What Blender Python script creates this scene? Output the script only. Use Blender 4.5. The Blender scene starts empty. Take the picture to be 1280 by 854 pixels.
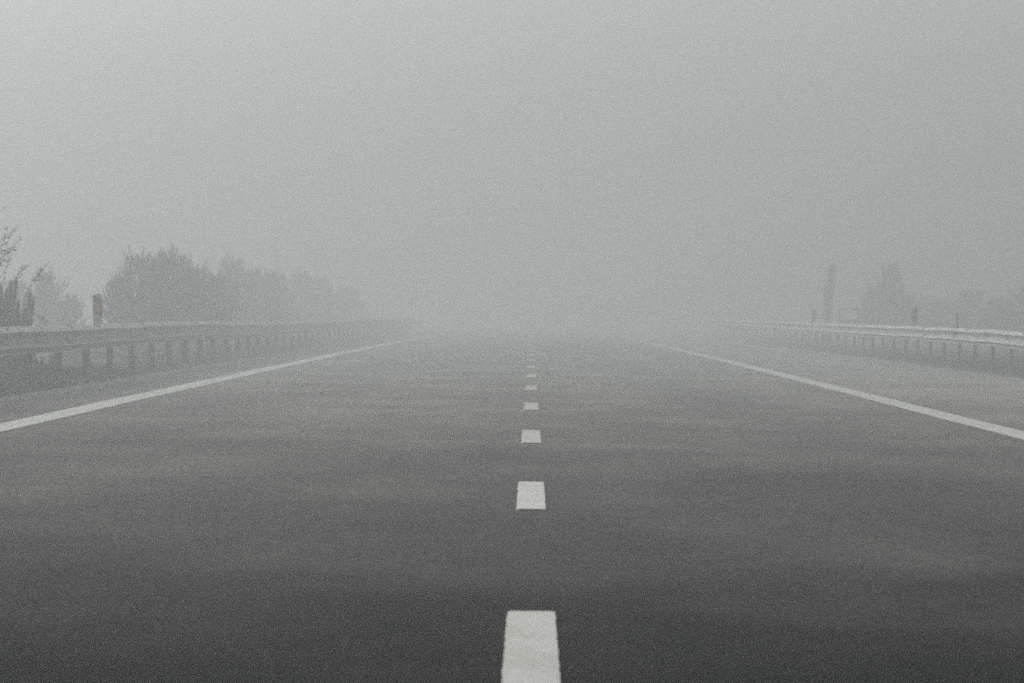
import bpy, bmesh, math, random
from mathutils import Vector, Matrix, noise

random.seed(7)
scene = bpy.context.scene
C = scene.collection
R = math.radians

# ------------------------------------------------------------------ camera
CAM_H = 0.785
LENS = 218.0
cam_d = bpy.data.cameras.new("camera")
cam_d.lens = LENS
cam_d.sensor_width = 36.0
cam_d.clip_start = 0.1
cam_d.clip_end = 9000
cam = bpy.data.objects.new("camera", cam_d)
C.objects.link(cam)
cam.location = (-0.005, 0, CAM_H)
F = LENS / 36.0 * 1280.0
cam.rotation_euler = (R(90) - math.atan(41.0 / F), 0, math.atan(24.0 / F))
cam_d.dof.use_dof = True
cam_d.dof.focus_distance = 50.0
cam_d.dof.aperture_fstop = 22.0
scene.camera = cam

# ------------------------------------------------------------------ sky, sun, exposure
SUN_EL, SUN_AZ = 28.5, -37.0          # azimuth from +Y towards +X
world = bpy.data.worlds.new("World")
scene.world = world
world.use_nodes = True
nt = world.node_tree
nt.nodes.clear()
wo = nt.nodes.new('ShaderNodeOutputWorld')
bg = nt.nodes.new('ShaderNodeBackground')
sky = nt.nodes.new('ShaderNodeTexSky')
sky.sky_type = 'NISHITA'
sky.sun_disc = False
sky.sun_elevation = R(SUN_EL)
sky.sun_rotation = R(SUN_AZ)
sky.air_density = 1.0
sky.dust_density = 4.0
hs = nt.nodes.new('ShaderNodeHueSaturation')
hs.inputs['Saturation'].default_value = 0.28
nt.links.new(sky.outputs[0], hs.inputs['Color'])
nt.links.new(hs.outputs[0], bg.inputs['Color'])
bg.inputs['Strength'].default_value = 0.12
nt.links.new(bg.outputs[0], wo.inputs[0])

sd = bpy.data.lights.new("sun", 'SUN')
sd.energy = 1.2
sd.angle = R(25)
sd.color = (0.975, 1.0, 0.99)
sun = bpy.data.objects.new("sun", sd)
C.objects.link(sun)
dv = Vector((math.sin(R(SUN_AZ)) * math.cos(R(SUN_EL)), math.cos(R(SUN_AZ)) * math.cos(R(SUN_EL)), math.sin(R(SUN_EL))))
sun.rotation_euler = dv.to_track_quat('Z', 'Y').to_euler()

scene.view_settings.view_transform = 'Standard'
scene.view_settings.look = 'None'
scene.view_settings.exposure = 0.09
scene.view_settings.gamma = 1.0
scene.cycles.volume_bounces = 2
scene.cycles.max_bounces = 6
scene.cycles.pixel_filter_type = 'BLACKMAN_HARRIS'
scene.cycles.filter_width = 1.8
scene.cycles.use_denoising = False

SIGMA = 0.0104
G_ANISO = 0.72

# ------------------------------------------------------------------ helpers
def mat(name, base=(0.5, 0.5, 0.5), rough=0.8, metal=0.0, spec=0.3):
    m = bpy.data.materials.new(name)
    m.use_nodes = True
    b = m.node_tree.nodes['Principled BSDF']
    b.inputs['Base Color'].default_value = (*base, 1)
    b.inputs['Roughness'].default_value = rough
    b.inputs['Metallic'].default_value = metal
    b.inputs['Specular IOR Level'].default_value = spec
    return m, m.node_tree, b

def ramp(nt, fac, stops):
    r = nt.nodes.new('ShaderNodeValToRGB')
    el = r.color_ramp.elements
    while len(el) > len(stops):
        el.remove(el[-1])
    while len(el) < len(stops):
        el.new(0.5)
    for e, (p, c) in zip(el, stops):
        e.position = p
        e.color = (*c, 1) if len(c) == 3 else c
    nt.links.new(fac, r.inputs[0])
    return r.outputs[0]

def noise_tex(nt, scale=(1, 1, 1), s=1.0, detail=4, rough=0.55, coord='Object'):
    tc = nt.nodes.new('ShaderNodeTexCoord')
    mp = nt.nodes.new('ShaderNodeMapping')
    mp.inputs['Scale'].default_value = scale
    nt.links.new(tc.outputs[coord], mp.inputs[0])
    n = nt.nodes.new('ShaderNodeTexNoise')
    n.inputs['Scale'].default_value = s
    n.inputs['Detail'].default_value = detail
    n.inputs['Roughness'].default_value = rough
    nt.links.new(mp.outputs[0], n.inputs['Vector'])
    return n.outputs['Fac']

def math_node(nt, op, a, b=0.0):
    n = nt.nodes.new('ShaderNodeMath')
    n.operation = op
    for i, v in enumerate((a, b)):
        if isinstance(v, (int, float)):
            n.inputs[i].default_value = v
        else:
            nt.links.new(v, n.inputs[i])
    return n.outputs[0]

def mul_col(nt, a, b):
    n = nt.nodes.new('ShaderNodeMix')
    n.data_type = 'RGBA'
    n.blend_type = 'MULTIPLY'
    n.inputs[0].default_value = 1.0
    nt.links.new(a, n.inputs[6])
    nt.links.new(b, n.inputs[7])
    return n.outputs[2]

def bump(nt, b, h, dist, strength=0.5):
    bn = nt.nodes.new('ShaderNodeBump')
    bn.inputs['Distance'].default_value = dist
    bn.inputs['Strength'].default_value = strength
    nt.links.new(h, bn.inputs['Height'])
    nt.links.new(bn.outputs[0], b.inputs['Normal'])

def mesh_from(name, verts, faces, m, smooth=False):
    me = bpy.data.meshes.new(name)
    me.from_pydata(verts, [], faces)
    if isinstance(m, (list, tuple)):
        for x in m:
            me.materials.append(x)
    elif m:
        me.materials.append(m)
    if smooth:
        me.polygons.foreach_set('use_smooth', [True] * len(me.polygons))
    me.update()
    return me

def obj(name, me, parent=None, loc=(0, 0, 0), rot=(0, 0, 0), scale=(1, 1, 1)):
    o = bpy.data.objects.new(name, me)
    C.objects.link(o)
    o.location = loc
    o.rotation_euler = rot
    o.scale = scale
    if parent:
        o.parent = parent
    return o

def thing(name, label, cat, loc=(0, 0, 0), group=None, rz=0):
    o = bpy.data.objects.new(name, None)
    o.empty_display_size = 0.2
    C.objects.link(o)
    o.location = loc
    o.rotation_euler = (0, 0, rz)
    tag(o, label, cat, group)
    return o

def tag(o, label, cat, group=None):
    o['label'] = label
    o['category'] = cat
    if group:
        o['group'] = group

def bm_mesh(name, bm, m, smooth=False):
    me = bpy.data.meshes.new(name)
    bm.to_mesh(me)
    bm.free()
    me.materials.append(m)
    if smooth:
        me.polygons.foreach_set('use_smooth', [True] * len(me.polygons))
    return me

def box_bm(bm, cx, cy, cz, sx, sy, sz, bevel=0.0):
    r = bmesh.ops.create_cube(bm, size=1.0)
    vs = r['verts']
    bmesh.ops.scale(bm, vec=(sx, sy, sz), verts=vs)
    bmesh.ops.translate(bm, vec=(cx, cy, cz), verts=vs)
    if bevel:
        es = list({e for v in vs for e in v.link_edges})
        bmesh.ops.bevel(bm, geom=es, offset=bevel, segments=1, affect='EDGES')

def interp(tab, x):
    if x <= tab[0][0]:
        return tab[0][1]
    for (a, va), (b, vb) in zip(tab, tab[1:]):
        if x <= b:
            t = (x - a) / (b - a)
            return va + (vb - va) * t
    return tab[-1][1]

# ------------------------------------------------------------------ terrain profile
def crest(y):
    if y < 0:
        return 0.0
    if y < 260:
        return -3.6e-6 * y * y
    return -3.6e-6 * 260 * 260 - 2 * 3.6e-6 * 260 * (y - 260)

CROWN = [(-9, 0.02), (-4.6, 0.012), (-3.5, 0.012), (0, 0.0), (3.5, -0.085), (7.5, -0.155), (9, -0.18)]
GROUND = [(-400, -6.5), (-60, -4.8), (-22, -4.2), (-14.5, -3.4), (-7.6, -0.62), (-6.3, -0.14), (-5.4, -0.045), (-4.9, -0.02), (-4.4, -0.02),
          (-3.5, -0.03), (0, -0.05), (3.5, -0.13), (6.6, -0.175), (6.9, -0.165), (7.6, -0.19), (8.6, -0.21), (11, -0.26), (18, -0.40), (60, -1.2), (400, -3.5)]
BANK = [(-400, -5.0), (-60, -2.8), (-22, -1.2), (-14.5, -0.5), (-9, 0.02), (-7.6, 0.07), (-6.3, 0.01), (-5.4, -0.045)]
def road_z(x, y):
    return interp(CROWN, x) + crest(y)
def ground_z(x, y):
    z = interp(GROUND, x)
    if x < -5.4:
        t = min(1.0, max(0.0, (y - 82) / 18.0))
        t = t * t * (3 - 2 * t)
        z = z * (1 - t) + interp(BANK, x) * t
    z += crest(y)
    if x < -4.7 or x > 7.0:
        d = min(1.0, (abs(x) - 4.7) / 4.0) if x < 0 else min(1.0, (x - 7.0) / 4.0)
        z += d * 0.18 * (noise.noise(Vector((x * 0.25, y * 0.09, 3.1))))
        z += min(d * 3, 1) * 0.025 * noise.noise(Vector((x * 1.3, y * 0.9, 8.0)))
    return z

# ------------------------------------------------------------------ materials
m_ground, nt, b = mat("grass_soil", rough=0.95, spec=0.1)
n1 = noise_tex(nt, (1, 1, 1), 0.6, 5)
n2 = noise_tex(nt, (1, 1, 1), 9.0, 4)
c1 = ramp(nt, n1, [(0.3, (0.045, 0.058, 0.026)), (0.55, (0.07, 0.078, 0.038)), (0.75, (0.12, 0.105, 0.06))])
c2 = ramp(nt, n2, [(0.3, (0.7, 0.7, 0.7)), (0.7, (1, 1, 1))])
nt.links.new(mul_col(nt, c1, c2), b.inputs['Base Color'])
bump(nt, b, n2, 0.04, 0.8)

m_asph, nt, b = mat("asphalt", rough=0.92, spec=0.01)
grain = noise_tex(nt, (1, 0.45, 1), 120.0, 5, 0.75)
mid = noise_tex(nt, (1, 0.22, 1), 9.0, 5, 0.7)
big = noise_tex(nt, (0.55, 0.16, 1), 1.6, 5, 0.55)
lane = noise_tex(nt, (1.15, 0.012, 1), 1.0, 3, 0.5)
ca = ramp(nt, grain, [(0.30, (0.041, 0.040, 0.0365)), (0.5, (0.205, 0.199, 0.182)), (0.70, (0.64, 0.62, 0.57))])
mid2 = noise_tex(nt, (1, 0.15, 1), 42.0, 4, 0.65)
cb = mul_col(nt, ramp(nt, mid, [(0.3, (0.80, 0.80, 0.80)), (0.7, (1.08, 1.08, 1.08))]), ramp(nt, mid2, [(0.32, (0.80, 0.80, 0.80)), (0.68, (1.18, 1.18, 1.17))]))
cc = ramp(nt, big, [(0.34, (0.80, 0.80, 0.81)), (0.5, (0.97, 0.97, 0.97)), (0.64, (1.20, 1.20, 1.19))])
cd = ramp(nt, lane, [(0.3, (0.84, 0.84, 0.85)), (0.7, (1, 1, 0.99))])
col = mul_col(nt, mul_col(nt, mul_col(nt, ca, cb), cc), cd)
# distant sheen and fog painted into the colour, near surface darker, shoulders less worn
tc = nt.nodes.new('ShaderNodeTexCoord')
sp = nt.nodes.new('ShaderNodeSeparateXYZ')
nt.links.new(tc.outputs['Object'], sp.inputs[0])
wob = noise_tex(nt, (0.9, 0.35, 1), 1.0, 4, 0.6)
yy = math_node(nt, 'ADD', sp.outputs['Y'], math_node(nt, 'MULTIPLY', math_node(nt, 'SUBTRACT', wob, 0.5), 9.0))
dist_sheen = ramp(nt, math_node(nt, 'DIVIDE', yy, 70.0), [(0.185, (0.02, 0.02, 0.022)), (0.225, (0.15, 0.15, 0.15)), (0.28, (0.46, 0.46, 0.455)), (0.42, (0.78, 0.78, 0.765)), (0.62, (1.15, 1.15, 1.11)), (1.0, (1.75, 1.75, 1.68))])
xx = math_node(nt, 'ABSOLUTE', sp.outputs['X'], 0)
xw = math_node(nt, 'ADD', sp.outputs['X'], math_node(nt, 'MULTIPLY', wob, 0.3))
shl = ramp(nt, math_node(nt, 'ADD', math_node(nt, 'DIVIDE', xw, 16.0), 0.5), [(0.255, (0.55, 0.55, 0.56)), (0.285, (0.8, 0.8, 0.8)), (0.72, (0.8, 0.8, 0.8)), (0.75, (1.0, 1.0, 1.0))])
col = mul_col(nt, mul_col(nt, col, dist_sheen), shl)
# paler patches and darker ones, each with its own place on the road
acc = None
for (px_, py_, ax_, ay_, k_) in ((0.72, 36.3, 0.45, 0.75, 0.42), (0.42, 25.8, 0.16, 0.7, 0.22), (1.15, 20.2, 0.42, 1.5, 0.30), (-1.95, 28.5, 0.8, 3.2, 0.30),
                                 (-0.9, 45.0, 1.3, 7.0, 0.22), (1.3, 28.8, 0.7, 2.4, -0.26), (-2.0, 37.0, 0.8, 2.2, -0.22), (-0.35, 21.0, 0.5, 1.2, 0.12), (0.5, 17.4, 0.35, 0.7, -0.15)):
    dx = math_node(nt, 'DIVIDE', math_node(nt, 'SUBTRACT', sp.outputs['X'], px_), ax_)
    dy = math_node(nt, 'DIVIDE', math_node(nt, 'SUBTRACT', math_node(nt, 'ADD', sp.outputs['Y'], math_node(nt, 'MULTIPLY', math_node(nt, 'SUBTRACT', big, 0.5), 2.0)), py_), ay_)
    r2 = math_node(nt, 'ADD', math_node(nt, 'MULTIPLY', dx, dx), math_node(nt, 'MULTIPLY', dy, dy))
    e = math_node(nt, 'MULTIPLY', math_node(nt, 'EXPONENT', math_node(nt, 'MULTIPLY', r2, -1.0)), k_)
    acc = e if acc is None else math_node(nt, 'ADD', acc, e)
fac = math_node(nt, 'ADD', math_node(nt, 'MULTIPLY', acc, math_node(nt, 'ADD', mid, 0.5)), 1.0)
cmb = nt.nodes.new('ShaderNodeCombineColor')
for q in range(3):
    nt.links.new(fac, cmb.inputs[q])
col = mul_col(nt, col, cmb.outputs[0])
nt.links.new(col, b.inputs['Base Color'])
bump(nt, b, grain, 0.006, 0.6)

def paint_mat(name, lo, hi, fog_fade=1.0):
    m, nt, b = mat(name, rough=0.9, spec=0.08)
    n = noise_tex(nt, (1, 0.5, 1), 60.0, 6, 0.8)
    n2 = noise_tex(nt, (1, 0.3, 1), 4.0, 4, 0.6)
    c = ramp(nt, n, [(0.30, tuple(v * 0.40 for v in lo)), (0.44, tuple(v * 0.93 for v in lo)), (0.62, hi)])
    c2 = ramp(nt, n2, [(0.3, (0.86, 0.86, 0.84)), (0.6, (1, 1, 1))])
    tc = nt.nodes.new('ShaderNodeTexCoord')
    sp = nt.nodes.new('ShaderNodeSeparateXYZ')
    nt.links.new(tc.outputs['Object'], sp.inputs[0])
    c3 = ramp(nt, math_node(nt, 'DIVIDE', sp.outputs['Y'], 120.0), [(0.10, (0.82, 0.82, 0.81)), (0.14, (0.93, 0.93, 0.92)), (0.20, (1, 1, 1))] + [(p, (1 - fog_fade * (1 - a), 1 - fog_fade * (1 - a), 1 - fog_fade * (1 - a * 0.975))) for p, a in ((0.31, 0.84), (0.42, 0.76), (0.6, 0.70))])  # far paint dimmed in colour in place of thicker fog, near end dimmed too
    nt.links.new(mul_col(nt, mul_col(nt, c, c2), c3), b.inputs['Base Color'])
    bump(nt, b, n, 0.002, 0.4)
    return m
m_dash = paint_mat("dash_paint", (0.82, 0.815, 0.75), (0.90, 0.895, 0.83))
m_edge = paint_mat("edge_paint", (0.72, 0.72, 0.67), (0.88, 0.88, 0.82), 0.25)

m_steel, nt, b = mat("galvanised_steel", rough=0.6, metal=0.0, spec=0.35)
n = noise_tex(nt, (1, 0.6, 1), 14.0, 5)
n2 = noise_tex(nt, (4, 0.4, 1), 3.0, 4)
c = mul_col(nt, ramp(nt, n, [(0.3, (0.42, 0.42, 0.405)), (0.7, (0.60, 0.60, 0.58))]),
            ramp(nt, n2, [(0.35, (0.82, 0.81, 0.79)), (0.6, (1, 1, 1))]))
nt.links.new(c, b.inputs['Base Color'])

m_post, nt, b = mat("weathered_steel", rough=0.75, metal=0.2, spec=0.3)
n = noise_tex(nt, (1, 1, 1), 20.0, 5)
nt.links.new(ramp(nt, n, [(0.3, (0.045, 0.045, 0.043)), (0.7, (0.09, 0.09, 0.086))]), b.inputs['Base Color'])

m_bolt, _, _ = mat("bolt_steel", (0.06, 0.058, 0.055), 0.6, 0.6)
m_white, nt, b = mat("white_plastic", (0.72, 0.73, 0.73), 0.5)
n = noise_tex(nt, (1, 1, 1), 12.0, 4)
nt.links.new(ramp(nt, n, [(0.3, (0.60, 0.61, 0.60)), (0.7, (0.76, 0.77, 0.77))]), b.inputs['Base Color'])
m_black, _, _ = mat("black_film", (0.022, 0.020, 0.020), 0.5)
m_red, _, _ = mat("red_reflector", (0.64, 0.29, 0.17), 0.35, 0, 0.5)
m_grey, _, _ = mat("grey_paint", (0.10, 0.10, 0.10), 0.7)
m_stone, nt, b = mat("stone", rough=0.9)
n = noise_tex(nt, (1, 1, 1), 30.0, 4)
nt.links.new(ramp(nt, n, [(0.3, (0.05, 0.048, 0.045)), (0.7, (0.12, 0.115, 0.11))]), b.inputs['Base Color'])

def leaf_mat(name, a, bb, trans=0.0):
    m, nt, b = mat(name, rough=0.7, spec=0.2)
    oi = nt.nodes.new('ShaderNodeNewGeometry')
    c = ramp(nt, oi.outputs['Random Per Island'], [(0.0, a), (1.0, bb)])
    nt.links.new(c, b.inputs['Base Color'])
    return m
m_pine = leaf_mat("pine_needles", (0.014, 0.024, 0.010), (0.036, 0.050, 0.020))
m_shrub = leaf_mat("broom_leaves", (0.008, 0.012, 0.006), (0.024, 0.030, 0.014))
m_leaf = leaf_mat("small_leaves", (0.020, 0.028, 0.014), (0.05, 0.055, 0.028))
m_grass = leaf_mat("grass_blades", (0.022, 0.036, 0.010), (0.085, 0.090, 0.036))
m_dry = leaf_mat("dry_grass", (0.26, 0.21, 0.10), (0.42, 0.35, 0.17))
m_bark, nt, b = mat("bark", rough=0.9)
n = noise_tex(nt, (1, 1, 0.3), 30.0, 4)
nt.links.new(ramp(nt, n, [(0.3, (0.035, 0.028, 0.022)), (0.7, (0.085, 0.07, 0.055))]), b.inputs['Base Color'])

# ------------------------------------------------------------------ ground
def axis(vals):
    out = []
    for a, bb, st in vals:
        n = max(1, round((bb - a) / st))
        out += [a + (bb - a) * i / n for i in range(n)]
    out.append(vals[-1][1])
    return out
def sheet(name, xs, ys, zf, m):
    vs = [(x, y, zf(x, y)) for y in ys for x in xs]
    nx = len(xs)
    fs = [(j * nx + i, j * nx + i + 1, (j + 1) * nx + i + 1, (j + 1) * nx + i) for j in range(len(ys) - 1) for i in range(nx - 1)]
    return mesh_from(name, vs, fs, m, True)
xs = sorted(set([round(v, 3) for v in axis([(-1500, -400, 220), (-400, -60, 40), (-60, -22, 6), (-22, -9, 1.2), (-9, -4.4, 0.23)])] +
                [-3.5, 0, 3.5, 5.5] + [round(v, 3) for v in axis([(6.6, 10, 0.25), (10, 18, 1.0), (18, 60, 6), (60, 400, 40), (400, 1500, 220)])]))
ys = axis([(-400, -20, 40), (-20, 30, 5), (30, 260, 0.7), (260, 500, 20), (500, 3000, 250)])
g = obj('ground', sheet('ground', xs, ys, ground_z, m_ground))
g['kind'] = 'structure'

# asphalt carriageway with slightly ragged edges and a real thickness
ry = axis([(-60, 10, 10), (10, 60, 1.0), (60, 260, 1.0), (260, 2990, 70)])
rx = [-4.55, -4.3, -3.5, -2.4, -1.2, 0, 1.2, 2.4, 3.5, 5.2, 6.5, 6.8]
def road_pt(i, x, y):
    if i == 0:
        x += 0.045 * noise.noise(Vector((1.0, y * 0.35, 0))) + 0.02 * noise.noise(Vector((5.0, y * 1.7, 0)))
    if i == len(rx) - 1:
        x += 0.06 * noise.noise(Vector((9.0, y * 0.3, 0)))
    # gentle long unevenness of the surface, as laid asphalt has
    w = 0.004 * noise.noise(Vector((x * 0.35, y * 0.12, 2.0)))
    return (x, y, road_z(x, y) + w)
vs = [road_pt(i, x, y) for y in ry for i, x in enumerate(rx)]
nx = len(rx)
fs = [(j * nx + i, j * nx + i + 1, (j + 1) * nx + i + 1, (j + 1) * nx + i) for j in range(len(ry) - 1) for i in range(nx - 1)]
# side skirts
n0 = len(vs)
for j in range(len(ry)):
    for i in (0, nx - 1):
        v = vs[j * nx + i]
        vs.append((v[0] + (-0.04 if i == 0 else 0.04), v[1], v[2] - 0.16))
for j in range(len(ry) - 1):
    fs.append((j * nx, (j + 1) * nx, n0 + 2 * (j + 1), n0 + 2 * j))
    fs.append(((j + 1) * nx + nx - 1, j * nx + nx - 1, n0 + 2 * j + 1, n0 + 2 * (j + 1) + 1))
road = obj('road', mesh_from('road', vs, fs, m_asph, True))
road['kind'] = 'structure'

def surf_z(x, y):
    w = 0.004 * noise.noise(Vector((x * 0.35, y * 0.12, 2.0)))
    return road_z(x, y) + w
# the sheet is linear between its rows, so markings sample it the same way
def lin_z(x, y):
    import bisect
    j = max(0, min(len(ry) - 2, bisect.bisect_right(ry, y) - 1))
    i = max(0, min(nx - 2, bisect.bisect_right(rx, x) - 1))
    tx = (x - rx[i]) / (rx[i + 1] - rx[i]); ty = (y - ry[j]) / (ry[j + 1] - ry[j])
    z = lambda a, c: vs[c * nx + a][2]
    return (z(i, j) * (1 - tx) + z(i + 1, j) * tx) * (1 - ty) + (z(i, j + 1) * (1 - tx) + z(i + 1, j + 1) * tx) * ty

def strip(name, xc, w, y0, y1, step, m, seed, rag=0.004, rounded=0.0, lift=0.006):
    ysl = [y0 + (y1 - y0) * i / max(1, round((y1 - y0) / step)) for i in range(max(1, round((y1 - y0) / step)) + 1)]
    if rounded:
        ysl = sorted(set(ysl + [y0 + 0.01, y0 + 0.04, y1 - 0.01, y1 - 0.04]))
    V, Fc = [], []
    for y in ysl:
        l = xc - w / 2 + rag * noise.noise(Vector((seed, y * 7, 0)))
        r = xc + w / 2 + rag * noise.noise(Vector((seed + 5, y * 7, 0)))
        if rounded:
            d = min(y - y0, y1 - y)
            k = rounded * max(0.0, 1 - d / 0.045) ** 2
            l += k; r -= k
        k = len(V)
        for x in (l, l + 0.001, r - 0.001, r):
            edge = x in (l, r)
            V.append((x, y, lin_z(x, y) + (lift - 0.005 if edge else lift)))
        if k:
            for q in range(3):
                Fc.append((k - 4 + q, k - 3 + q, k + 1 + q, k + q))
    return mesh_from(name, V, Fc, m, False)

for k in range(22):
    y1 = (16.0, 28.05)[k] if k < 2 else 16.17 + 12 * k
    y0 = y1 - 3.85
    obj('lane_dash', strip('lane_dash', -0.005, (0.124, 0.116)[k] if k < 2 else 0.117, y0, y1, 0.12, m_dash, k * 3.1, rag=0.0045, rounded=0.010), road)
obj('edge_line', strip('edge_line', -3.47, 0.25, -20, 250, 0.5, m_edge, 70), road)
obj('edge_line', strip('edge_line', 3.38, 0.23, -20, 250, 0.5, m_edge, 90), road)

# pale gravelly dust strip along the asphalt edge
m_dust, nt, b = mat("gravel_edge", rough=0.95, spec=0.1)
n = noise_tex(nt, (1, 1, 1), 40.0, 5)
nt.links.new(ramp(nt, n, [(0.3, (0.05, 0.05, 0.042)), (0.7, (0.13, 0.128, 0.11))]), b.inputs['Base Color'])
def verge(name, x0, x1, y0, y1):
    V, Fc = [], []
    for k, y in enumerate(axis([(y0, y1, 0.7)])):
        a = x0 + 0.03 * noise.noise(Vector((y, 2, 0)))
        c = x1 + 0.09 * noise.noise(Vector((y * 0.8, 7, 0)))
        V += [(a, y, ground_z(a, y) + 0.008), ((a + c) / 2, y, ground_z((a + c) / 2, y) + 0.02), (c, y, ground_z(c, y) + 0.006)]
        if k:
            j = len(V) - 6
            Fc += [(j, j + 1, j + 4, j + 3), (j + 1, j + 2, j + 5, j + 4)]
    return mesh_from(name, V, Fc, m_dust, True)
o = obj('gravel_verge', verge('gravel_verge', -4.80, -4.50, 20, 259)); o['kind'] = 'structure'
o = obj('gravel_verge', verge('gravel_verge', 6.74, 7.0, 20, 259)); o['kind'] = 'structure'

# ------------------------------------------------------------------ guard rails
# W profile (out from the post face, up), traffic side = +u ; top at v = 0, height 0.28
W_PROF = [(0.012, -0.004), (0.020, 0.0), (0.034, -0.006), (0.088, -0.044), (0.096, -0.052), (0.096, -0.060), (0.088, -0.068),
          (0.020, -0.104), (0.008, -0.114), (0.006, -0.126), (0.008, -0.150), (0.020, -0.162), (0.086, -0.200), (0.095, -0.208),
          (0.095, -0.216), (0.086, -0.224), (0.040, -0.252), (0.034, -0.262), (0.052, -0.272), (0.054, -0.281)]
T = 0.004
def beam_mesh(name, xa, ya, za, xb, yb, zb, side, stretch=1.0):
    V, Fc = [], []
    n = len(W_PROF)
    for (x, y, z) in ((xa, ya, za), (xb, yb, zb)):
        for lay in (0, 1):
            for (u, v) in W_PROF:
                V.append((x + side * (u - lay * T), y, z + v * stretch))
    for i in range(n - 1):
        Fc.append((i, i + 1, 2 * n + i + 1, 2 * n + i))
        Fc.append((n + i + 1, n + i, 3 * n + i, 3 * n + i + 1))
        Fc.append((i, n + i, n + i + 1, i + 1))
        Fc.append((2 * n + i, 2 * n + i + 1, 3 * n + i + 1, 3 * n + i))
    Fc.append((0, 2 * n, 3 * n, n)); Fc.append((n - 1, 2 * n - 1, 4 * n - 1, 3 * n - 1))
    if side < 0:
        Fc = [tuple(reversed(f)) for f in Fc]
    me = mesh_from(name, V, Fc, m_steel)
    sm = [False] * len(me.polygons)
    return me

def c_post_mesh(h, side, wid=0.078):
    # sigma/C profile post, open to the back
    bm = bmesh.new()
    pr = [(0.0, -0.05), (0.0, 0.05), (-0.055, 0.05), (-0.055, 0.028), (-0.049, 0.028), (-0.049, 0.044), (-0.006, 0.044),
          (-0.006, -0.044), (-0.049, -0.044), (-0.049, -0.028), (-0.055, -0.028), (-0.055, -0.05)]
    # web turned across the line of sight, as C posts stand
    bot = [bm.verts.new((side * u * wid / 0.055, w, -1.0)) for u, w in pr]
    top = [bm.verts.new((side * u * wid / 0.055, w, h)) for u, w in pr]
    n = len(pr)
    for i in range(n):
        bm.faces.new((bot[i], bot[(i + 1) % n], top[(i + 1) % n], top[i]))
    bm.faces.new(top)
    bmesh.ops.recalc_face_normals(bm, faces=bm.faces)
    return bm_mesh('post', bm, m_post)

def spacer_mesh(side, ln):
    bm = bmesh.new()
    box_bm(bm, side * ln / 2, 0, -0.14, ln, 0.11, 0.20, 0.006)
    return bm_mesh('spacer', bm, m_post)

def bolt_mesh(side):
    bm = bmesh.new()
    bmesh.ops.create_cone(bm, cap_ends=True, segments=8, radius1=0.019, radius2=0.012, depth=0.022,
                          matrix=Matrix.Rotation(R(90) * side, 4, 'Y'))
    return bm_mesh('bolt', bm, m_bolt)

def clip_mesh(side):
    bm = bmesh.new()
    box_bm(bm, 0, 0, 0, 0.03, 0.10, 0.012, 0.003)
    return bm_mesh('clip', bm, m_bolt)

# rail heights above the plane through the camera foot, read along each line
TOP_L = [(40, 0.615), (56, 0.615), (69.7, 0.607), (80.2, 0.612), (87.7, 0.612), (94.4, 0.594), (102.2, 0.563), (118.5, 0.533), (140, 0.518), (166, 0.502), (230, 0.46), (260, 0.44)]
TOP_R = [(60, 0.47), (94.4, 0.425), (102, 0.445), (122, 0.44), (140, 0.425), (165, 0.41), (190, 0.395), (260, 0.34)]

def guardrail(side, xr, tops, y_start, y_end, label):
    root = thing('guardrail', label, 'guardrail', (xr, y_start, 0))
    pm = c_post_mesh(0.0, side, 0.074 if side > 0 else 0.052)
    sp = spacer_mesh(side, 0.10)
    bo = bolt_mesh(side)
    cl = clip_mesh(side)
    random.seed(11 if side > 0 else 12)
    n = int((y_end - y_start) / 4)
    for i in range(n):
        ya, yb = y_start + 4 * i - 0.9, y_start + 4 * i + 3.1
        za, zb = interp(tops, ya), interp(tops, yb)
        j0 = 0.004 * math.sin(i * 2.1)
        ov = 0.16
        bmo = obj('beam', beam_mesh('beam', side * (0.10 + 0.004 * (i % 2)), ya - y_start - ov, za + j0, side * (0.10 + 0.004 * (i % 2)), yb - y_start, zb + j0, side, 0.93), root)
        if ya < 190:
            for q, (dz, du) in enumerate(((-0.135, 0.004), (-0.026, 0.062), (-0.175, 0.044))):
                if q and ya > 120:
                    continue
                obj('bolt', bo, bmo, (side * (0.10 + du + 0.012), ya - y_start, za + j0 + dz))
            if ya < 150:
                obj('clip', cl, bmo, (side * (0.10 + 0.03), ya - y_start + 0.05, za + j0 + 0.006))
        y = y_start + 4 * i
        zt = interp(tops, y)
        ps = obj('post', pm, root, (0, y - y_start, zt - 0.03), (random.uniform(-0.008, 0.008), random.uniform(-0.012, 0.012), 0))
        if y < 200:
            obj('spacer', sp, ps, (0, 0, 0.0))
    # posts are long enough to stand in the ground at every place
    return root

# left posts: pixel x 72,106,137... at f/X -> one post at Y of x=106
YL0 = 5.01 * F / (664 - 106) - 4 * 7
YR0 = 7.64 * F / (1263.3 - 664) - 4 * 10
XL, XR = -4.97, 7.62
guardrail(1, XL, TOP_L, YL0, 258, 'galvanised guardrail on the left, beyond the left edge line')
guardrail(-1, XR, TOP_R, YR0, 258, 'galvanised guardrail on the right, beyond the right edge line')

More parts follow.
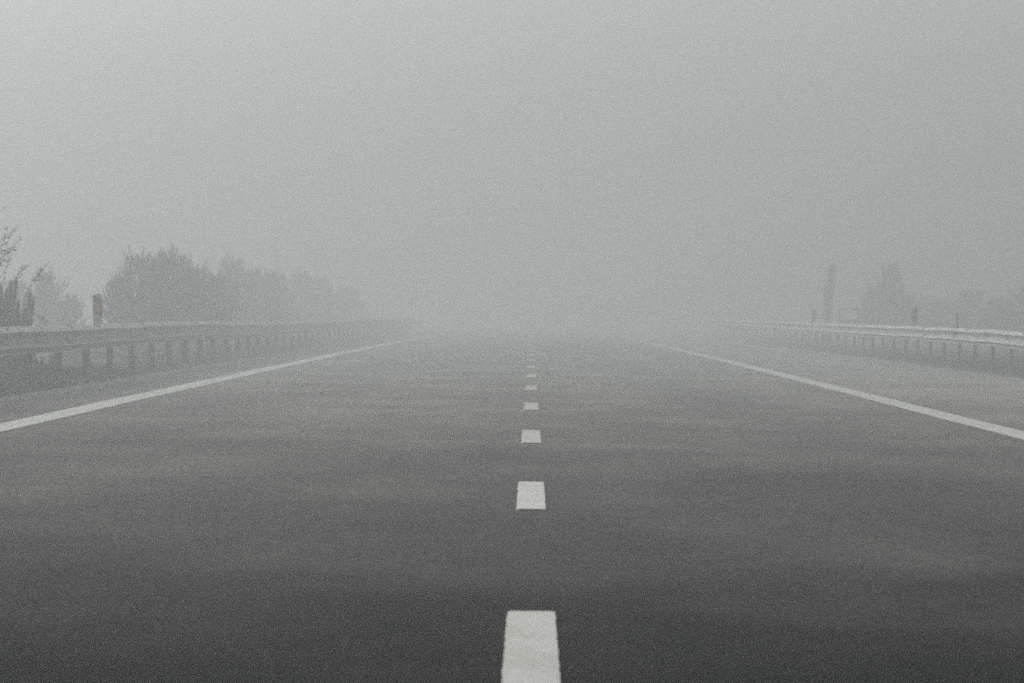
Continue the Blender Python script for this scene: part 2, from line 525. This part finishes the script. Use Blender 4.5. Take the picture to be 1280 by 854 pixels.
# ------------------------------------------------------------------ delineators
def delineator(x, y, z, label, refl, h=0.36, w=0.118, mirror=1, rot=0.0, group='reflector posts along the guardrails'):
    root = thing('reflector_post', label, 'reflector post', (x, y, z), group, rot)
    d = 0.05
    # flat tapered body with rounded back and slanted top
    bm = bmesh.new()
    pts = [(-w / 2, 0.0), (w / 2, 0.0), (w / 2, h - 0.018), (w / 2 - 0.018, h), (-w / 2 + 0.014, h - 0.010), (-w / 2, h - 0.026)]
    pts = [(px * mirror, pz) for px, pz in pts]
    fr = [bm.verts.new((px * (0.86 if pz < 0.08 else 1), -d / 2, pz)) for px, pz in pts]
    bk = [bm.verts.new((px * (0.6 if pz < 0.08 else 0.72), d / 2, pz)) for px, pz in pts]
    bm.faces.new(fr); bm.faces.new(list(reversed(bk)))
    for i in range(len(pts)):
        k = (i + 1) % len(pts)
        bm.faces.new((fr[k], fr[i], bk[i], bk[k]))
    bmesh.ops.recalc_face_normals(bm, faces=bm.faces)
    obj('body', bm_mesh('body', bm, m_white), root)
    # slanting black band
    def slab(name, za_l, za_r, zb_l, zb_r, wx, m, off, par):
        bm = bmesh.new()
        q = [(-wx / 2 * mirror, za_l), (wx / 2 * mirror, za_r), (wx / 2 * mirror, zb_r), (-wx / 2 * mirror, zb_l)]
        f1 = [bm.verts.new((px, -d / 2 - off, pz)) for px, pz in q]
        f0 = [bm.verts.new((px, -d / 2 + 0.001, pz)) for px, pz in q]
        bm.faces.new(f1)
        for i in range(4):
            k = (i + 1) % 4
            bm.faces.new((f1[k], f1[i], f0[i], f0[k]))
        bmesh.ops.recalc_face_normals(bm, faces=bm.faces)
        return obj(name, bm_mesh(name, bm, m), par)
    band = slab('band', h * 0.34, h * 0.25, h * 0.95, h * 0.80, w * 0.985, m_black, 0.003, root)
    if refl:
        slab('reflector', h * 0.40, h * 0.36, h * 0.74, h * 0.72, w * 0.66, refl, 0.008, band)
    # foot bracket fixed to the rail
    bm = bmesh.new()
    box_bm(bm, 0, 0.03, -0.04, 0.05, 0.012, 0.14, 0.002)
    br = obj('bracket', bm_mesh('bracket', bm, m_bolt), root)
    bm = bmesh.new()
    bmesh.ops.create_cone(bm, cap_ends=True, segments=8, radius1=0.011, radius2=0.009, depth=0.02, matrix=Matrix.Translation((0.004, -d / 2 - 0.008, 0.045)) @ Matrix.Rotation(R(90), 4, 'X'))
    obj('bolt', bm_mesh('bolt', bm, m_bolt), root)
    return root
yd = 4.93 * F / (664 - 121.5)
delineator(-4.93, yd, interp(TOP_L, yd) + 0.004, 'white reflector post with slanted black band and reddish reflector on the left guardrail', m_red, 0.345, 0.112)
yd = 7.56 * F / (1141 - 664)
m_dim, _, _ = mat("grey_reflector", (0.20, 0.22, 0.22), 0.35)
delineator(7.58, yd, interp(TOP_R, yd), 'white reflector post with slanted grey-black band on the right guardrail', m_dim, 0.40, 0.12, -1)
yd = 7.56 * F / (1016 - 664)
delineator(7.58, yd, interp(TOP_R, yd), 'faint distant reflector post on the right guardrail left of the narrow tree', None, 0.36, 0.11, -1)
# thin rod on a dark clamp
yd = 7.56 * F / (1200.5 - 664)
root = thing('marker_rod', 'thin dark rod clamped upright to the right guardrail', 'rod', (7.50, yd, interp(TOP_R, yd)))
bm = bmesh.new()
bmesh.ops.create_cone(bm, cap_ends=True, segments=10, radius1=0.017, radius2=0.014, depth=0.32, matrix=Matrix.Translation((0, 0, 0.10)))
obj('rod', bm_mesh('rod', bm, m_grey), root)
bm = bmesh.new()
box_bm(bm, -0.05, 0, -0.095, 0.03, 0.09, 0.05, 0.004)
box_bm(bm, -0.02, 0, -0.085, 0.05, 0.04, 0.03, 0.004)
obj('clamp', bm_mesh('clamp', bm, m_bolt), root)

# ------------------------------------------------------------------ small road sign behind the right rail
ys_ = 196.0
sx0, sx1 = (1047.5 - 664) * ys_ / F, (1074 - 664) * ys_ / F
zt, zb = CAM_H - (385 - 386) * ys_ / F, CAM_H - (403.5 - 386) * ys_ / F
cx = (sx0 + sx1) / 2
root = thing('rectangular_frame', 'small open rectangular frame on two legs behind the right guardrail, beside the narrow tree', 'frame', (cx, ys_, ground_z(cx, ys_)))
gz = ground_z(cx, ys_)
w2 = (sx1 - sx0) / 2
bm = bmesh.new()
t = 0.055
box_bm(bm, 0, -0.01, zt - gz - t / 2, 2 * w2, 0.06, t)
box_bm(bm, 0, -0.01, zb - gz + 0.05, 2 * w2, 0.06, 0.10)
box_bm(bm, -w2 + t / 2, -0.012, (zt + zb) / 2 - gz, t, 0.056, zt - zb)
box_bm(bm, w2 - t / 2, -0.012, (zt + zb) / 2 - gz, t, 0.056, zt - zb)
obj('frame', bm_mesh('frame', bm, m_grey), root)
for s in (-1, 1):
    bm = bmesh.new()
    bmesh.ops.create_cone(bm, cap_ends=True, segments=10, radius1=0.03, radius2=0.03, depth=zt - gz + 0.25, matrix=Matrix.Translation((s * (w2 - 0.03), 0.05, (zt - gz - 0.25) / 2)))
    obj('leg', bm_mesh('leg', bm, m_grey), root)

# ------------------------------------------------------------------ plants
def tube(V, Fc, pts, radii, seg=5):
    base = len(V)
    for i, (p, r) in enumerate(zip(pts, radii)):
        d = (pts[min(i + 1, len(pts) - 1)] - pts[max(i - 1, 0)]).normalized()
        a = d.orthogonal().normalized()
        c = d.cross(a)
        for k in range(seg):
            an = 2 * math.pi * k / seg
            V.append(tuple(p + (a * math.cos(an) + c * math.sin(an)) * r))
    for i in range(len(pts) - 1):
        for k in range(seg):
            k2 = (k + 1) % seg
            Fc.append((base + i * seg + k, base + i * seg + k2, base + (i + 1) * seg + k2, base + (i + 1) * seg + k))

def blade(V, Fc, p, d, ln, w):
    side = d.orthogonal().normalized()
    side.rotate(Matrix.Rotation(random.uniform(0, 6.28), 3, d))
    k = len(V)
    V += [tuple(p - side * w / 2), tuple(p + side * w / 2), tuple(p + d * ln)]
    Fc.append((k, k + 1, k + 2))

def rvec():
    while True:
        v = Vector((random.uniform(-1, 1), random.uniform(-1, 1), random.uniform(-1, 1)))
        if 0.05 < v.length < 1:
            return v.normalized()

def shoot(V, Fc, p, d, ln, n, nl, nw):
    """a needle-clad shoot: needles lean forward along its axis"""
    for i in range(n):
        t = (i + random.random()) / n
        q = p + d * (ln * t)
        r = rvec()
        r = (r - d * r.dot(d))
        if r.length < 0.1:
            continue
        nd = (r.normalized() * random.uniform(0.55, 1.0) + d * random.uniform(0.5, 1.3)).normalized()
        blade(V, Fc, q, nd, nl * random.uniform(0.6, 1.15) * (1.15 - 0.55 * t), nw)

def pine_meshes(name, h, wid, seed, dens=1.0, nl=0.075):
    """young pine: leader, whorls of branches, upturned candle shoots"""
    random.seed(seed)
    TV, TF, V, Fc = [], [], [], []
    lean = Vector((random.uniform(-0.05, 0.05), random.uniform(-0.05, 0.05), 1)).normalized()
    pts = [lean * (h * t) + Vector((0.02 * math.sin(5 * t), 0, 0)) for t in (0, 0.2, 0.4, 0.6, 0.8, 0.97)]
    tube(TV, TF, pts, [0.055 * h / 2.5, 0.045 * h / 2.5, 0.035, 0.024, 0.014, 0.006], 6)
    z = 0.10 * h
    while z < 0.93 * h:
        f = z / h
        rad = wid * (1 - f) ** 0.62 * random.uniform(0.75, 1.1) * (0.65 + 0.35 * min(1, f * 4))
        nb = random.randint(7, 10)
        a0 = random.uniform(0, 6.28)
        for k in range(nb):
            a = a0 + 2 * math.pi * k / nb + random.uniform(-0.3, 0.3)
            L = rad * random.choice((0.6, 0.8, 0.95, 1.05, 1.25))
            up = random.uniform(-0.1, 0.45) + 0.45 * f
            dirv = Vector((math.cos(a), math.sin(a), up)).normalized()
            p0 = lean * z
            bp = [p0 + dirv * (L * t) + Vector((0, 0, 0.25 * L * t * t)) for t in (0, 0.35, 0.7, 1.0)]
            tube(TV, TF, bp, [0.014, 0.011, 0.008, 0.004], 4)
            ns = max(4, int(L / 0.05 * dens))
            for s in range(ns):
                t = 0.25 + 0.75 * (s + random.random()) / ns
                q = p0 + dirv * (L * t) + Vector((0, 0, 0.25 * L * t * t))
                sd = (dirv * 0.6 + rvec() * 0.9 + Vector((0, 0, 0.9))).normalized()
                shoot(V, Fc, q, sd, random.uniform(0.10, 0.22), int(26 * dens), nl, 0.013)
            shoot(V, Fc, bp[-1] - dirv * 0.05, (dirv * 0.5 + Vector((0, 0, 1.2))).normalized(), random.uniform(0.18, 0.40), int(60 * dens), nl, 0.013)
        z += h * random.uniform(0.055, 0.085)
    shoot(V, Fc, lean * (0.78 * h), lean, 0.22 * h, 260, nl * 1.2, 0.015)
    for k in range(5):
        a = random.uniform(0, 6.28)
        shoot(V, Fc, lean * (0.86 * h), (Vector((math.cos(a), math.sin(a), 1.6))).normalized(), 0.10 * h, 90, nl, 0.014)
    return mesh_from(name + '_trunk', TV, TF, m_bark), mesh_from(name + '_crown', V, Fc, m_pine)

WIDS = (0.95, 1.15, 0.85, 1.05, 1.0, 1.1)
PINES = [pine_meshes('pine%d' % i, 2.6, w, 100 + i, 1.0) for i, w in enumerate(WIDS)]

def px_x(px, y):
    return (px - 664) * y / F
def top_z(py, y):
    return CAM_H - (py - 386) * y / F

def pine(px, py_top, y, wpx, k, rz, label, name='pine_tree', group='young pines behind the left guardrail', ang=None):
    x = px_x(px, y)
    gz = ground_z(x, y) - 0.05
    h = top_z(py_top, y) - gz
    root = thing(name, label, 'tree', (x, y, gz), group)
    s = h / 2.6
    wid = WIDS[k]
    sx = (wpx * 1.35 * y / F / 2) / wid
    tr, cr = PINES[k]
    obj('trunk', tr, root, rot=(0, 0, rz), scale=(sx, sx, s))
    obj('crown', cr, root, rot=(0, 0, rz), scale=(sx, sx, s))
    return root

L_PINES = [
    (233, 322, 123, 40, 2, 0.8, 'slender spired young pine rising from the dark left clump behind its tallest neighbour'),
    (196, 328, 116, 44, 0, 5.0, 'slim young pine wedged between the two tallest tips of the dark left clump'),
    (178, 320, 118, 92, 0, 0.3, 'young pine just right of the reddish reflector post, leftmost of the dark clump'),
    (214, 317, 121, 84, 4, 1.7, 'young pine with the tallest forked tip in the dark left clump'),
    (242, 332, 125, 74, 2, 2.9, 'rounded young pine at the right side of the dark left clump'),
    (150, 348, 114, 56, 3, 4.4, 'low bushy pine whose branches reach towards the reddish reflector post'),
    (268, 345, 130, 60, 5, 0.9, 'small pine in the gap right of the dark left clump'),
    (288, 324, 160, 66, 2, 5.1, 'greyer foggy pine with a thin leader, first of the middle clump'),
    (318, 338, 170, 70, 5, 3.6, 'broad foggy pine in the middle clump behind the left guardrail'),
    (345, 341, 180, 62, 4, 2.2, 'foggy pine at the right edge of the middle clump'),
    (372, 342, 212, 56, 1, 0.5, 'faint pine, first of the pale far clump'),
    (402, 347, 228, 60, 5, 4.0, 'very faint pine in the middle of the pale far clump'),
    (432, 360, 246, 52, 3, 1.1, 'barely visible last pine at the right end of the pale far clump'),
    (20, 352, 140, 66, 2, 2.0, 'foggy pine seen through the bare leafy twigs at the left'),
    (58, 343, 138, 70, 1, 4.8, 'foggy pine with thin upright tips left of the reddish reflector post'),
    (86, 370, 134, 40, 3, 0.2, 'low foggy pine close to the left of the reddish reflector post'),
]
for a in L_PINES:
    pine(*a)
R_PINES = [
    (1112, 332, 214, 50, 0, 1.0, 'tallest foggy tree right of the rectangular frame'),
    (1092, 362, 220, 44, 1, 3.0, 'lower foggy tree between the rectangular frame and the tallest right-hand tree'),
    (1135, 368, 216, 46, 3, 2.0, 'low foggy tree behind the banded reflector post on the right'),
    (1168, 376, 226, 60, 5, 0.0, 'faint bushy tree right of the banded reflector post'),
    (1212, 364, 222, 66, 2, 5.0, 'faint bushy tree behind the thin dark rod'),
    (1250, 374, 214, 70, 4, 4.1, 'broad faint tree near the right end of the right guardrail'),
    (1290, 356, 206, 76, 1, 2.4, 'faint tree cut off where the right guardrail leaves the view'),
]
for a in R_PINES:
    pine(*a, name='tree', group='foggy trees behind the right guardrail')

# narrow leaning column tree right
def column_tree(y=204.0):
    random.seed(55)
    x0 = px_x(1033, y)
    gz = ground_z(x0, y) - 0.05
    h = top_z(333, y) - gz
    root = thing('column_tree', 'tall narrow leaning column-shaped tree left of the rectangular frame', 'tree', (x0, y, gz))
    TV, TF, V, Fc = [], [], [], []
    def ax(t):
        return Vector((0.02 + 0.30 * max(0, t - 0.35) ** 1.25, 0, h * t))
    tube(TV, TF, [ax(t) for t in (0, 0.25, 0.5, 0.75, 0.98)], [0.05, 0.04, 0.03, 0.02, 0.006], 6)
    for i in range(420):
        t = 0.06 + 0.93 * (i + random.random()) / 420
        r = 0.235 * (1 - 0.12 * t) * (1.0 if t < 0.95 else max(0.3, (1 - t) / 0.05))
        a = random.uniform(0, 6.28)
        p = ax(t) + Vector((math.cos(a), math.sin(a), 0)) * r * random.uniform(0.15, 0.75)
        shoot(V, Fc, p, Vector((math.cos(a) * 0.25, math.sin(a) * 0.25, 1)).normalized(), 0.16, 26, 0.05, 0.014)
    obj('trunk', mesh_from('trunk', TV, TF, m_bark), root)
    obj('crown', mesh_from('crown', V, Fc, m_pine), root)
column_tree()

# dense dark broom/juniper shrub at the left edge: thick upright spindle shoots
def dense_shrub():
    random.seed(21)
    y = 70.5
    x0 = px_x(-30, y)
    gz = ground_z(x0, y)
    root = thing('dense_shrub', 'dense dark shrub with thick upright shoots behind the left end of the left guardrail', 'shrub', (x0, y, gz))
    V, Fc, TV, TF = [], [], [], []
    tips = []
    # (pixel x, pixel top) of the shoots seen, then a filled mass behind
    seen = [(3, 357, 7), (12, 354, 7), (19, 350, 6), (8, 364, 8), (24, 378, 6), (36, 368, 6), (40, 374, 5), (31, 388, 6), (0, 368, 8),
            (-8, 352, 8), (-16, 345, 8), (-26, 350, 8), (-38, 348, 8), (-50, 352, 8), (-64, 360, 8), (-80, 372, 8), (26, 400, 8), (38, 402, 6)]
    for px, py, w in seen:
        tips.append((px_x(px, y) - x0, random.uniform(-0.35, 0.35), top_z(py, y) - gz, w * y / F))
    for i in range(300):
        px = random.uniform(-95, 40)
        e = 1 - max(0, (px + 10) / 50) ** 2 * 0.75 if px > -10 else 1 - max(0, (-30 - px) / 70) ** 2 * 0.6
        py = 386 + (1 - e) * 55 + random.uniform(-20, 75)
        tips.append((px_x(px, y) - x0, random.uniform(-0.8, 0.8), top_z(py, y) - gz, random.uniform(6, 9) * y / F))
    for (tx, ty, tz, w) in tips:
        bx, by = tx * 0.55 + random.uniform(-0.05, 0.05), ty * 0.5
        p0, p1 = Vector((bx, by, 0.0)), Vector((tx, ty, tz))
        d = p1 - p0
        bend = Vector((0.12 * (tx - bx), 0, 0))
        pts = [p0 + d * t + bend * math.sin(math.pi * t) for t in (0, 0.33, 0.66, 1)]
        tube(TV, TF, pts, [0.012, 0.009, 0.006, 0.002], 4)
        n = int(420 * min(1.0, d.length / 1.0))
        for k in range(n):
            t = 0.12 + 0.88 * (k + random.random()) / n
            q = p0 + d * t + bend * math.sin(math.pi * t)
            env = w * 0.5 * min(1, (1 - t) * 6 + 0.25) * (1.25 if t < 0.75 else 1)
            r = rvec(); r.z *= 0.3
            q = q + r * env * random.uniform(0.1, 0.9)
            nd = (r * 0.45 + Vector((0, 0, 1)) + rvec() * 0.25).normalized()
            blade(V, Fc, q, nd, random.uniform(0.035, 0.065), 0.021)
    obj('branches', mesh_from('branches', TV, TF, m_bark), root)
    obj('foliage', mesh_from('foliage', V, Fc, m_shrub), root)
dense_shrub()

# wiry shrub: long arching twigs with tiny leaves
def twig_shrub():
    random.seed(5)
    y = 68.0
    x0 = px_x(-18, y)
    gz = ground_z(x0, y)
    root = thing('wiry_shrub', 'wiry shrub of long arching twigs with tiny leaves rising at the left edge', 'shrub', (x0, y, gz))
    V, Fc, TV, TF = [], [], [], []
    P = lambda px, py, dy=0: Vector((px_x(px, y) - x0, dy, top_z(py, y) - gz))
    twigs = [
        [(-14, 470), (5, 430), (22, 400), (36, 362), (46, 343), (55, 333), (62, 328)],
        [(-16, 470), (-2, 420), (8, 385), (20, 352), (25, 343), (30, 335)],
        [(-18, 460), (-10, 380), (-2, 330), (5, 318), (14, 312), (20, 303), (25, 298)],
        [(-18, 460), (-12, 370), (-6, 322), (4, 300), (12, 291), (19, 281)],
        [(-20, 450), (-20, 350), (-14, 300), (-6, 289), (3, 287), (9, 285)],
        [(-20, 450), (-26, 350), (-22, 300), (-12, 272), (-3, 265), (3, 262)],
        [(-20, 460), (-12, 380), (-6, 345), (2, 330), (10, 325), (12, 318)],
        [(-20, 460), (-8, 390), (0, 362), (3, 350), (8, 335), (10, 320)],
        [(-20, 460), (-14, 380), (-10, 350), (-4, 325), (2, 316), (13, 315)],
        [(-20, 470), (0, 430), (20, 402), (33, 396), (45, 393), (56, 400), (66, 407)],
        [(-20, 460), (-30, 380), (-40, 320), (-48, 290), (-55, 270)],
        [(-20, 460), (-24, 370), (-30, 300), (-34, 262), (-34, 244)],
        [(-20, 460), (-34, 390), (-52, 340), (-66, 315), (-78, 300)],
        [(-18, 465), (-5, 420), (4, 392), (14, 372), (24, 352)],
        [(-14, 470), (4, 440), (18, 415), (30, 384), (37, 366)],
        [(-18, 460), (-8, 370), (-2, 340), (4, 322), (9, 306), (14, 296)],
        [(-20, 460), (-16, 350), (-8, 310), (0, 300), (6, 294), (16, 288)],
        [(-18, 460), (-10, 380), (-4, 355), (4, 340), (9, 331), (13, 322)],
        [(-22, 450), (-22, 340), (-14, 320), (-4, 314), (6, 315), (14, 310)],
        [(-14, 470), (8, 430), (26, 390), (34, 368), (40, 352), (48, 344)],
    ]
    for tw in twigs:
        dy = random.uniform(-0.25, 0.25)
        pts = [P(px, py, dy * i / len(tw)) for i, (px, py) in enumerate(tw)]
        # subdivide smoothly
        fine = []
        for i in range(len(pts) - 1):
            p_1 = pts[max(i - 1, 0)]; p0 = pts[i]; p1 = pts[i + 1]; p2 = pts[min(i + 2, len(pts) - 1)]
            for s in range(6):
                t = s / 6
                fine.append(0.5 * ((2 * p0) + (p1 - p_1) * t + (2 * p_1 - 5 * p0 + 4 * p1 - p2) * t * t + (3 * p0 - p_1 - 3 * p1 + p2) * t ** 3))
        fine.append(pts[-1])
        n = len(fine)
        for i in range(1, n - 1):
            fine[i] = fine[i] + rvec() * 0.006
        tube(TV, TF, fine, [0.0040 * (1 - 0.65 * i / n) for i in range(n)], 4)
        for i in range(int(n * 0.38), n):
            p = fine[i]
            d = (fine[min(i + 1, n - 1)] - fine[max(i - 1, 0)]).normalized()
            if random.random() < 0.35:
                continue
            for q in range(random.choice((1, 1, 2, 2))):
                r = (rvec() + d * 0.5).normalized()
                base = p + d * random.uniform(-0.02, 0.02)
                L = random.uniform(0.018, 0.036)
                W = L * 0.42
                sd = r.orthogonal().normalized(); sd.rotate(Matrix.Rotation(random.uniform(0, 6.28), 3, r))
                k = len(V)
                V += [tuple(base), tuple(base + r * L * 0.5 + sd * W / 2), tuple(base + r * L), tuple(base + r * L * 0.5 - sd * W / 2)]
                Fc.append((k, k + 1, k + 2, k + 3))
            if random.random() < 0.2:
                r = (rvec() + d * 1.2).normalized()
                L = random.uniform(0.05, 0.11)
                tube(TV, TF, [p, p + r * L], [0.003, 0.001], 3)
                for q in range(7):
                    r2 = rvec(); b0 = p + r * L * random.uniform(0.3, 1)
                    sd = r2.orthogonal().normalized()
                    L2 = random.uniform(0.018, 0.035)
                    k = len(V)
                    V += [tuple(b0), tuple(b0 + r2 * L2 * 0.5 + sd * L2 * 0.3), tuple(b0 + r2 * L2), tuple(b0 + r2 * L2 * 0.5 - sd * L2 * 0.3)]
                    Fc.append((k, k + 1, k + 2, k + 3))
    obj('twigs', mesh_from('twigs', TV, TF, m_bark), root)
    obj('leaves', mesh_from('leaves', V, Fc, m_leaf), root)
twig_shrub()

# weedy plant under the rail between the shrub and the first visible post
def weed(px, y, h, seed, label, w=0.30):
    random.seed(seed)
    x0 = px_x(px, y)
    gz = ground_z(x0, y)
    root = thing('weed', label, 'plant', (x0, y, gz), 'weeds at the foot of the left guardrail')
    V, Fc, TV, TF = [], [], [], []
    for i in range(16):
        a = random.uniform(0, 6.28)
        out = Vector((math.cos(a), math.sin(a) * 0.7, 0)) * random.uniform(0.1, w)
        top = out + Vector((0, 0, h * random.uniform(0.45, 1)))
        pts = [Vector((0, 0, 0)) + out * 0.1, out * 0.5 + Vector((0, 0, top.z * 0.6)), top]
        tube(TV, TF, pts, [0.005, 0.004, 0.001], 3)
        for k in range(34):
            t = random.uniform(0.2, 1)
            p = pts[0].lerp(pts[1], t * 2) if t < 0.5 else pts[1].lerp(pts[2], t * 2 - 1)
            blade(V, Fc, p, (rvec() + Vector((0, 0, 0.6))).normalized(), random.uniform(0.02, 0.05), 0.014)
    obj('stems', mesh_from('stems', TV, TF, m_bark), root)
    obj('leaves', mesh_from('leaves', V, Fc, m_leaf), root)
weed(52, 66.8, 0.36, 1, 'bushy weed under the left guardrail just left of the first clear post')
weed(38, 66.2, 0.30, 2, 'dark weed at the foot of the dense dark shrub')
weed(82, 71.5, 0.20, 3, 'low weed close to the right of the first clear left guardrail post', 0.18)

# ------------------------------------------------------------------ grass on the verges
def grass(name, x0, x1, y0, y1, n, hfun, m, seed, label):
    random.seed(seed)
    V, Fc = [], []
    while len(Fc) < n:
        x = random.uniform(x0, x1)
        y = y0 + (y1 - y0) * random.random() ** 1.3
        if noise.noise(Vector((x * 2.2, y * 0.9, seed))) < random.uniform(-0.5, 0.35):
            continue
        h = hfun(x, y)
        if h <= 0:
            continue
        z = ground_z(x, y)
        for q in range(random.randint(3, 6)):
            d = (Vector((random.uniform(-0.5, 0.5), random.uniform(-0.5, 0.5), 1))).normalized()
            p = Vector((x + random.uniform(-0.03, 0.03), y + random.uniform(-0.03, 0.03), z - 0.01))
            blade(V, Fc, p, d, h * random.uniform(0.5, 1.15), 0.010)
    o = obj(name, mesh_from(name, V, Fc, m))
    o['kind'] = 'stuff'
    tag(o, label, 'grass')
    return o
def hl(x, y):
    e = (min(1, (-4.72 - x) / 0.5)) if x < 0 else 0
    k = 1.0 + 1.1 * max(0, 1 - abs(y - 66) / 14)
    return max(0, e) * k * (0.05 + 0.09 * (0.5 + noise.noise(Vector((x, y * 0.4, 4)))))
grass('grass', -7.6, -4.72, 46, 175, 170000, hl, m_grass, 3, 'short green grass along the left verge under the guardrail')
def hd(x, y):
    c = max(0, 1 - ((y - 96) / 15) ** 2)
    return (0.05 + 0.09 * random.random()) * (c > random.random() * 0.9)
grass('dry_grass', -5.9, -4.95, 80, 112, 12000, hd, m_dry, 4, 'patch of dry straw-coloured grass under the left guardrail')
def hr(x, y):
    e = min(1, (x - 7.0) / 0.6)
    return max(0, e) * (0.035 + 0.05 * (0.5 + noise.noise(Vector((x, y * 0.4, 14)))))
m_pale_grass = leaf_mat('pale_grass', (0.06, 0.07, 0.036), (0.16, 0.16, 0.095))
grass('grass', 7.0, 10.5, 82, 200, 130000, hr, m_pale_grass, 5, 'grass along the right verge under the guardrail')

# small dark stone on the left shoulder, far off
bm = bmesh.new()
bmesh.ops.create_icosphere(bm, subdivisions=2, radius=0.055)
for v in bm.verts:
    v.co *= 1 + 0.3 * noise.noise(v.co * 20)
    v.co.z *= 0.9
o = obj('stone', bm_mesh('stone', bm, m_stone), loc=(px_x(436, 165), 165, ground_z(px_x(436, 165), 165) + 0.04))
tag(o, 'small dark stone lying far off between the left edge line and the left guardrail', 'stone')

# ------------------------------------------------------------------ fog
bm = bmesh.new()
HZ_TOP, HZ_BOT = 11.0, -15.0
box_bm(bm, 0, 1250, (HZ_TOP + HZ_BOT) / 2, 3300, 3800, HZ_TOP - HZ_BOT)
m_haze = bpy.data.materials.new("haze")
m_haze.use_nodes = True
nt = m_haze.node_tree
nt.nodes.clear()
mo = nt.nodes.new('ShaderNodeOutputMaterial')
pv = nt.nodes.new('ShaderNodeVolumePrincipled')
pv.inputs['Color'].default_value = (0.558, 0.588, 0.598, 1)
pv.inputs['Density'].default_value = SIGMA
pv.inputs['Anisotropy'].default_value = G_ANISO
nt.links.new(pv.outputs[0], mo.inputs['Volume'])
hz = obj('haze', bm_mesh('haze', bm, m_haze))
hz['kind'] = 'stuff'
tag(hz, 'dense pale grey fog filling the air over the whole motorway', 'fog')
